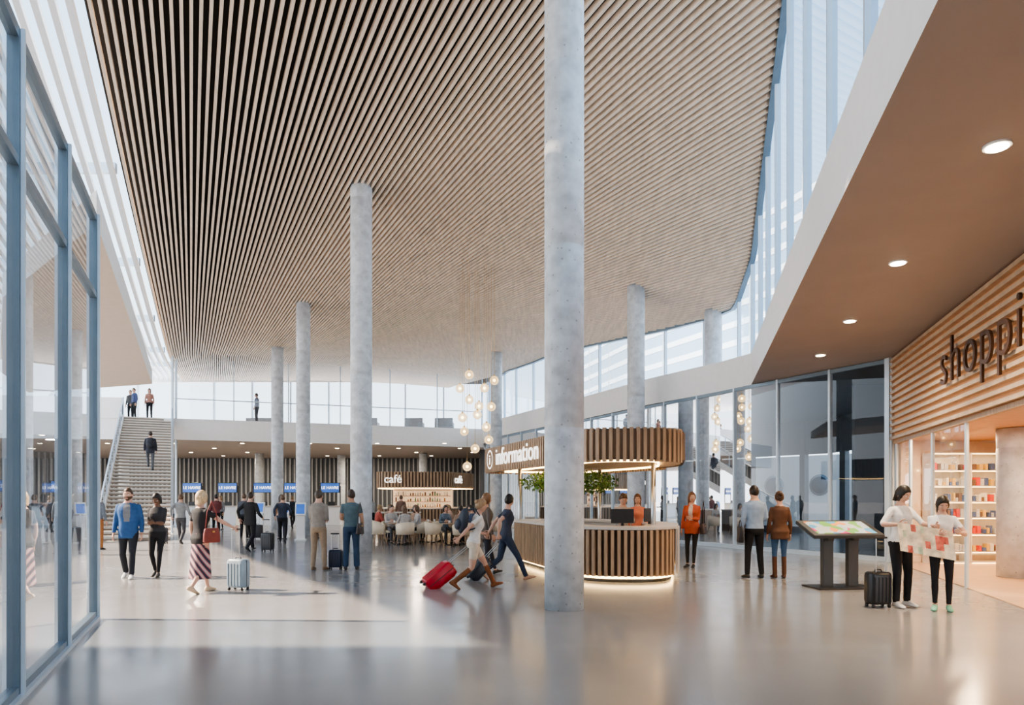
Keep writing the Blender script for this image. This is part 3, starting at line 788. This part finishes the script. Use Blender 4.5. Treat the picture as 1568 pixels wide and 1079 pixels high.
person('woman',-7.22,13.9,188,1.70,True,skin='d',hair='mid',hc=(.015,.01,.008),top=(.035,.035,.04),bot=blk,leg='slim',lf=(-.05,.1,0,0),rf=(.08,-.12,.03,15),lh=(-.02,.25,1.13),rh=(.06,.27,1.13),nod=25,sleeve='rolled')
person('woman',-5.25,11.5,-28,1.74,True,hair='mid',hc=(.62,.44,.25),top=(.02,.02,.022),bot=(.02,.02,.022),sleeve='short',leg='bare',skirt=(.27,.19),skirtmat=SK,shoe=(.6,.45,.3),lf=(-.07,.2,0,0),rf=(.07,-.22,.05,28),rhw=(-4.78,11.75,1.08),curl=.9,lcurl=.3)
person('man',-7.9,20.6,-10,1.82,top=blk,jacket=(.02,.02,.025),bot=blk,**WL)
person('man',-4.28,15.1,-8,1.77,hc=(.07,.05,.035),top=(.26,.23,.20),bot=(.30,.22,.15),sleeve='rolled',leg='trousers',shoe=(.2,.12,.07),lh=(-.06,.22,1.1),rh=(.1,.24,1.08),lf=(-.13,0,0,0),rf=(.13,.02,0,0))
person('man',-3.58,15.2,10,1.78,skin='m',top=(.09,.14,.16),bot=(.03,.06,.11),leg='wide',sleeve='short',lf=(-.12,0,0,0),rf=(.12,0,0,0),lh=(-.12,.2,1.1),turn=20)
person('woman',-.68,12.1,-75,1.68,True,hair='bun',hc=(.38,.24,.13),top=(.78,.76,.72),bot=(.68,.58,.46),leg='shorts',sleeve='short',boots=(.22,.08,.03),lf=(-.09,.40,0,-15),rf=(.09,-.38,.06,35),lean=10,rh=(.25,-.38,.88),lh=(-.22,.22,1.0),curl=1.0,turn=10)
person('woman',-.12,13.3,-75,1.76,True,hair='short',hc=(.02,.015,.01),top=(.04,.05,.08),bot=(.03,.045,.08),leg='trousers',sleeve='short',shoe=(.5,.3,.2),lf=(-.09,-.42,.08,38),rf=(.09,.38,0,-15),lean=4,rh=(.22,-.2,.9),lh=(-.22,-.3,.9),turn=50,curl=.9)
person('woman',-.55,14.2,-60,1.74,True,hair='long',hc=(.25,.13,.06),top=(.3,.25,.2),jacket=(.14,.11,.09),bot=(.03,.03,.04),leg='slim',lf=(-.09,.28,0,-10),rf=(.09,-.28,.05,30),lhw=None)
person('woman',2.35,14.6,185,1.70,True,hair='bun',hc=(.08,.045,.025),top=(.45,.40,.38),bot=blk,lh=(-.15,.38,1.12),rh=(.15,.4,1.12),nod=20,lean=8)
person('woman',2.85,15.5,170,1.68,True,hair='long',hc=(.15,.07,.04),top=(.65,.22,.14),bot=blk)
person('woman',4.14,15.7,150,1.73,True,hair='long',hc=(.16,.07,.035),top=(.6,.55,.5),jacket=(.48,.10,.05),bot=(.02,.02,.022),leg='slim',lf=(-.05,.05,0,0),turn=30,lh=(-.05,.25,1.15))
person('man',4.83,13.6,5,1.84,hc=(.03,.02,.015),top=(.30,.40,.55),bot=blk,lf=(-.14,0,0,0),rf=(.14,0,0,0),sleeve='long',build=1.05,rh=(.12,.2,1.1))
person('woman',5.33,13.6,-5,1.72,True,hair='bun',hc=(.08,.04,.02),top=(.15,.07,.04),jacket=(.12,.055,.03),bot=(.05,.11,.22),leg='slim',boots=(.12,.05,.025),lf=(-.09,0,0,0),rf=(.09,.0,0,0))
person('woman',5.72,10.05,195,1.78,True,hair='mid',hc=(.02,.015,.01),top=(.8,.8,.8),bot=blk,sleeve='rolled',leg='trousers',shoe=(.7,.7,.7),lf=(-.11,0,0,0),rf=(.11,.03,0,0),nod=22,turn=10,rhw=(5.50,9.72,1.22),lhw=(5.98,9.66,1.2),curl=.9,vox=.012)
person('woman',6.12,9.72,150,1.63,True,hair='pony',hc=(.02,.015,.01),top=(.78,.78,.78),bot=blk,sleeve='short',leg='slim',shoe=(.2,.5,.35),lf=(-.09,0,0,0),rf=(.09,.03,0,0),nod=28,turn=15,lhw=(6.16,9.38,1.12),rhw=(5.93,9.45,1.1),curl=.9,vox=.012)
# unfolded paper map, printed patches
b=MB(); PAP=M('map_paper',(.74,.62,.46),.7,var=.35,scale=9); PAPR=M('map_paper_red',(.6,.14,.10),.7,var=.5,scale=14); PAPB=M('map_paper_green',(.42,.50,.36),.7,var=.4,scale=14)
n=12; pts=[]
for i in range(n+1):
    t=i/n; px=5.44+.64*t; py=9.60-.22*t+(.03 if (i//2)%2 else 0)*(1 if i%2==0 else .5); pts.append((px,py))
for i in range(n):
    (ax,ay),(bx,by)=pts[i],pts[i+1]
    zs=[.86+.05*math.sin(i*.5)*0,.96,1.06,1.16,1.26]
    for j,(z0,z1) in enumerate(zip(zs,zs[1:])):
        h=(i*7+j*5)%11
        mm=PAPR if (h in(3,) or (i in(8,9) and j in(1,2))) else (PAPB if h==6 else PAP)
        za=-.12*i/n; zb=-.12*(i+1)/n; l0=.02*j; l1=.02*(j+1)
        b.quad((ax,ay-.04+l0,z0+za),(bx,by-.04+l0,z0+zb),(bx,by-.04+l1,z1+zb),(ax,ay-.04+l1,z1+za),mm)
b.build('paper_map',recalc=False)
bg=[(-12.7,20.9,0,1.75,'man',(.15,.18,.22),(.35,.15,.05)),(-11.6,23.9,10,1.78,'man',(.28,.29,.3),(.07,.07,.08)),(-10.6,27,0,1.76,'man',(.07,.08,.1),blk),
(-8.8,26,-20,1.72,'woman',(.35,.22,.15),(.03,.03,.06)),(-8.2,24.4,15,1.76,'man',(.04,.05,.08),blk),(-7.4,26.5,180,1.66,'woman',(.06,.06,.07),(.12,.12,.13)),(-13,30,20,1.75,'man',(.2,.06,.06),blk),
(-15.5,31,0,1.72,'woman',(.4,.4,.42),navy),(-17,33,0,1.75,'man',(.12,.12,.15),blk),(-14.5,34,160,1.7,'woman',(.2,.2,.22),blk),(-11.6,36,0,1.75,'man',(.03,.04,.06),blk),(-12.3,19.2,30,1.7,'woman',(.3,.3,.35),navy),
(-16.2,24.5,40,1.75,'man',(.35,.35,.35),navy),(-21,31,0,1.75,'man',(.06,.06,.08),blk),(-6.4,31,0,1.72,'woman',(.35,.35,.35),blk),(-5.2,32,0,1.72,'man',(.2,.12,.09),blk)]
for i,(x,y,a,h,nm,t,bo) in enumerate(bg):
    kw=dict(lf=(-.11,0,0,0),rf=(.11,.03,0,0))
    if i%3==1: kw=dict(WL)
    if i%4==2: kw['rh']=(.08,.25,1.1)
    person(nm,x,y,a,h,nm=='woman',hair='long' if nm=='woman' else 'short',hc=random.choice([(.03,.02,.015),(.14,.08,.045),(.3,.2,.1)]),top=t,bot=bo,vox=.02,leg='slim' if nm=='woman' else 'trousers',**kw)
t=6.6/Lh; zz=6.03*round(t*N)/N
sp_=s0+hd*(Lh*(round(t*N)-.3)/N)
person('man',sp_.x+.35,sp_.y,26,1.78,z=zz,top=blk,jacket=(.04,.04,.055),bot=(.12,.12,.13),lf=(-.09,.33,.168,0),rf=(.09,-.05,0,0),vox=.02)
for x,y,a,nm,tcl in((-21.3,38.5,150,'man',(.06,.08,.18)),(-20.5,38.6,200,'woman',(.4,.2,.15)),(-21.9,39.2,180,'man',(.06,.06,.06)),(-15.1,40.4,90,'man',(.12,.15,.22)),(-26,38.6,170,'woman',(.12,.12,.15))):
    person(nm,x,y,a,1.75,nm=='woman',z=6.03,hair='long' if nm=='woman' else 'short',top=tcl,bot=blk,vox=.02)
random.seed(9)
sel=[0,1,3,4,6,8,9,11,13,14,17]
for i,k in enumerate(sel):
    cx,cy,ra=seats[k]; fem=i%2==0
    person('seated_woman' if fem else 'seated_man',cx,cy,math.degrees(ra),1.72,fem,hair='long' if fem else 'short',hc=random.choice([(.03,.02,.015),(.14,.08,.045),(.3,.2,.1)]),skin=random.choice('lllm'),
      top=random.choice([(.4,.08,.06),(.05,.07,.13),(.45,.42,.4),(.03,.03,.035),(.14,.18,.22),(.4,.27,.2)]),bot=random.choice([blk,navy,(.12,.12,.13)]),ph=.54,lf=(-.11,.36,0,0),rf=(.11,.34,0,0),lh=(-.14,.36,.80),rh=(.14,.36,.80),lean=6,vox=.02,leg='slim')

# ------------------------------------------------------------------ luggage & bags
def suitcase(x,y,ang,col,h=.52,w=.36,d=.22,top=1.0,tilt=0,soft=False,name='suitcase'):
    b=MB(); m=M('luggage_%02d%02d%02d'%tuple(int(c*99) for c in col),col,.3 if not soft else .7,0,var=.1)
    n=28; rings=[]
    for zz,g in((.05,.82),(.065,.94),(.10,1),(h*.5,1.0),(h-.02,1),(h+.02,.94),(h+.04,.8)):
        r=[]
        for k in range(n):
            t=2*math.pi*k/n; cs,sn=math.cos(t),math.sin(t); r.append(V((math.copysign(abs(cs)**.35,cs)*w/2*g,math.copysign(abs(sn)**.35,sn)*d/2*g-.0,zz)))
        rings.append(r)
    b.loft(rings,m)
    for i in range(5): b.box((-w*.36+i*w*.18,0,h*.5+.03),(.022,d+.014,h-.12),m)
    b.box((0,0,h*.5+.05),(w+.006,.012,h-.06),BLACK)
    for sx in(-1,1):
        for sy in(-1,1):
            R=V((sx*w*.38,sy*d*.33,.028)); b.tube([R-V((.012,0,0)),R+V((.012,0,0))],.028,BLACK,12); b.box(R+V((0,0,.03)),(.035,.03,.03),BLACK)
        b.tube([(sx*.08,-d*.3,h),(sx*.08,-d*.3,top)],.008,CHROME,8)
    b.tube([(-.095,-d*.3,top),(.095,-d*.3,top)],.015,BLACK,8)
    b.tube([(-.06,0,h+.03),(-.05,0,h+.07),(.05,0,h+.07),(.06,0,h+.03)],.01,BLACK,6)
    return b.build(name,loc=(x,y,0),rot=(tilt,0,rad(ang)),bevel=.003,recalc=True)
suitcase(-4.75,11.85,-20,(.30,.38,.44),h=.50,top=1.06)
suitcase(-7.3,20.4,-10,(.03,.03,.035),top=.95)
suitcase(5.36,10.0,10,(.015,.015,.017),h=.48,w=.34,top=1.02)
suitcase(-1.55,12.1,-72,(.55,.012,.03),h=.58,w=.42,d=.28,top=1.05,tilt=rad(-52))
suitcase(-.85,13.3,-75,(.02,.025,.035),h=.52,w=.36,d=.24,top=.95,tilt=rad(-45))
suitcase(-3.95,15.3,0,(.02,.03,.06),h=.4,w=.3,top=.8)
suitcase(-9.9,26.6,0,(.03,.03,.04)); suitcase(-12.3,24,0,(.1,.1,.12))
def bag(x,y,z,ang,col,w=.3,h=.24,d=.1,strap=.5,name='handbag'):
    b=MB(); m=M('bag_%02d%02d%02d'%tuple(int(c*99) for c in col),col,.5,var=.15); n=20; rings=[]
    for t,g in((0,.9),(.08,1),(.6,.98),(.92,.9),(1,.8)):
        r=[]
        for k in range(n):
            a=2*math.pi*k/n; cs,sn=math.cos(a),math.sin(a); r.append(V((math.copysign(abs(cs)**.5,cs)*w/2*g,math.copysign(abs(sn)**.6,sn)*d/2*g*(1.15-.5*t),t*h)))
        rings.append(r)
    b.loft(rings,m); b.tube([(-w*.4,0,h*.9),(-w*.28,0,h+strap*.6),(0,0,h+strap),(w*.28,0,h+strap*.6),(w*.4,0,h*.9)],.009,m,6)
    b.box((0,-d/2*.95,h*.75),(.04,.012,.03),BRASS)
    b.build(name,loc=(x,y,z),rot=(0,0,rad(ang)))
bag(-4.98,11.32,.86,60,(.22,.04,.03),strap=.45)
bag(4.53,13.55,.72,80,(.02,.02,.025),w=.38,h=.32,strap=.12,name='briefcase')
bag(4.36,15.55,.78,60,(.05,.03,.03),strap=.5)
bag(-3.36,15.1,.8,80,(.06,.05,.05),strap=.46)
def backpack(x,y,z,ang,col,lean=0,s=1):
    b=MB(); m=M('bag_%02d%02d%02d'%tuple(int(c*99) for c in col),col,.7,var=.15)
    b.sph((0,-.05,.22),.22,m,16,12,(.72,.42,1.05)); b.sph((0,-.13,.15),.13,m,14,10,(.95,.5,.8))
    for sx in(-1,1): b.tube([(sx*.09,.0,.42),(sx*.1,.1,.46),(sx*.11,.2,.36),(sx*.1,.2,.15),(sx*.1,.02,.05)],.014,m,6)
    o=b.build('backpack',loc=(x,y,z),rot=(rad(-lean),0,rad(ang))); o.scale=(s,s,s)
backpack(-.85,12.05,.97,-75,(.04,.05,.07),10)
backpack(sp_.x+.4,sp_.y-.15,zz+1.0,26,(.04,.04,.05))
for x in(-17,-15.9,-9.5,-6.5,-4.5):
    b=MB(); b.box((0,0,.25),(1.2,.7,.3),GREYS); b.box((0,.3,.6),(1.2,.15,.5),GREYS); b.box((-.55,0,.4),(.12,.7,.35),GREYS); b.box((.55,0,.4),(.12,.7,.35),GREYS)
    for sx in(-1,1): b.box((sx*.5,-.25,.05),(.05,.05,.1),BLACK); b.box((sx*.5,.3,.05),(.05,.05,.1),BLACK)
    b.build('lounge_sofa',loc=(x,45.5,6.03),rot=(0,0,3.1),bevel=.04)

# ------------------------------------------------------------------ light
w=bpy.data.worlds.new('sky'); sc.world=w; w.use_nodes=True; nt=w.node_tree; bg_=nt.nodes['Background']
tcw=nt.nodes.new('ShaderNodeTexCoord'); sx=nt.nodes.new('ShaderNodeSeparateXYZ'); rp=nt.nodes.new('ShaderNodeValToRGB')
nt.links.new(tcw.outputs['Generated'],sx.inputs[0]); nt.links.new(sx.outputs['Z'],rp.inputs[0]); nt.links.new(rp.outputs[0],bg_.inputs[0])
rp.color_ramp.elements[0].color=(.96,.98,1,1); rp.color_ramp.elements[0].position=.0
rp.color_ramp.elements[1].color=(.26,.45,.70,1); rp.color_ramp.elements[1].position=.8
e=rp.color_ramp.elements.new(.25); e.color=(.70,.86,1,1)
bg_.inputs[1].default_value=2.45
l=bpy.data.lights.new('sun','SUN'); l.energy=14; l.color=(1,.80,.62); l.angle=rad(.8)
so=bpy.data.objects.new('sun',l); sc.collection.objects.link(so)
el=rad(37); dirv=V((math.cos(el),-.03,-math.sin(el))); so.rotation_euler=dirv.to_track_quat('-Z','Y').to_euler()

cam=bpy.data.cameras.new('camera'); cam.lens=24; cam.sensor_width=36; cam.shift_y=.1419; cam.clip_end=600
co=bpy.data.objects.new('camera',cam); sc.collection.objects.link(co); co.location=(0,0,1.6); co.rotation_euler=(math.pi/2,0,0); sc.camera=co
sc.view_settings.view_transform='AgX'; sc.view_settings.look='AgX - Medium High Contrast'; sc.view_settings.exposure=.35
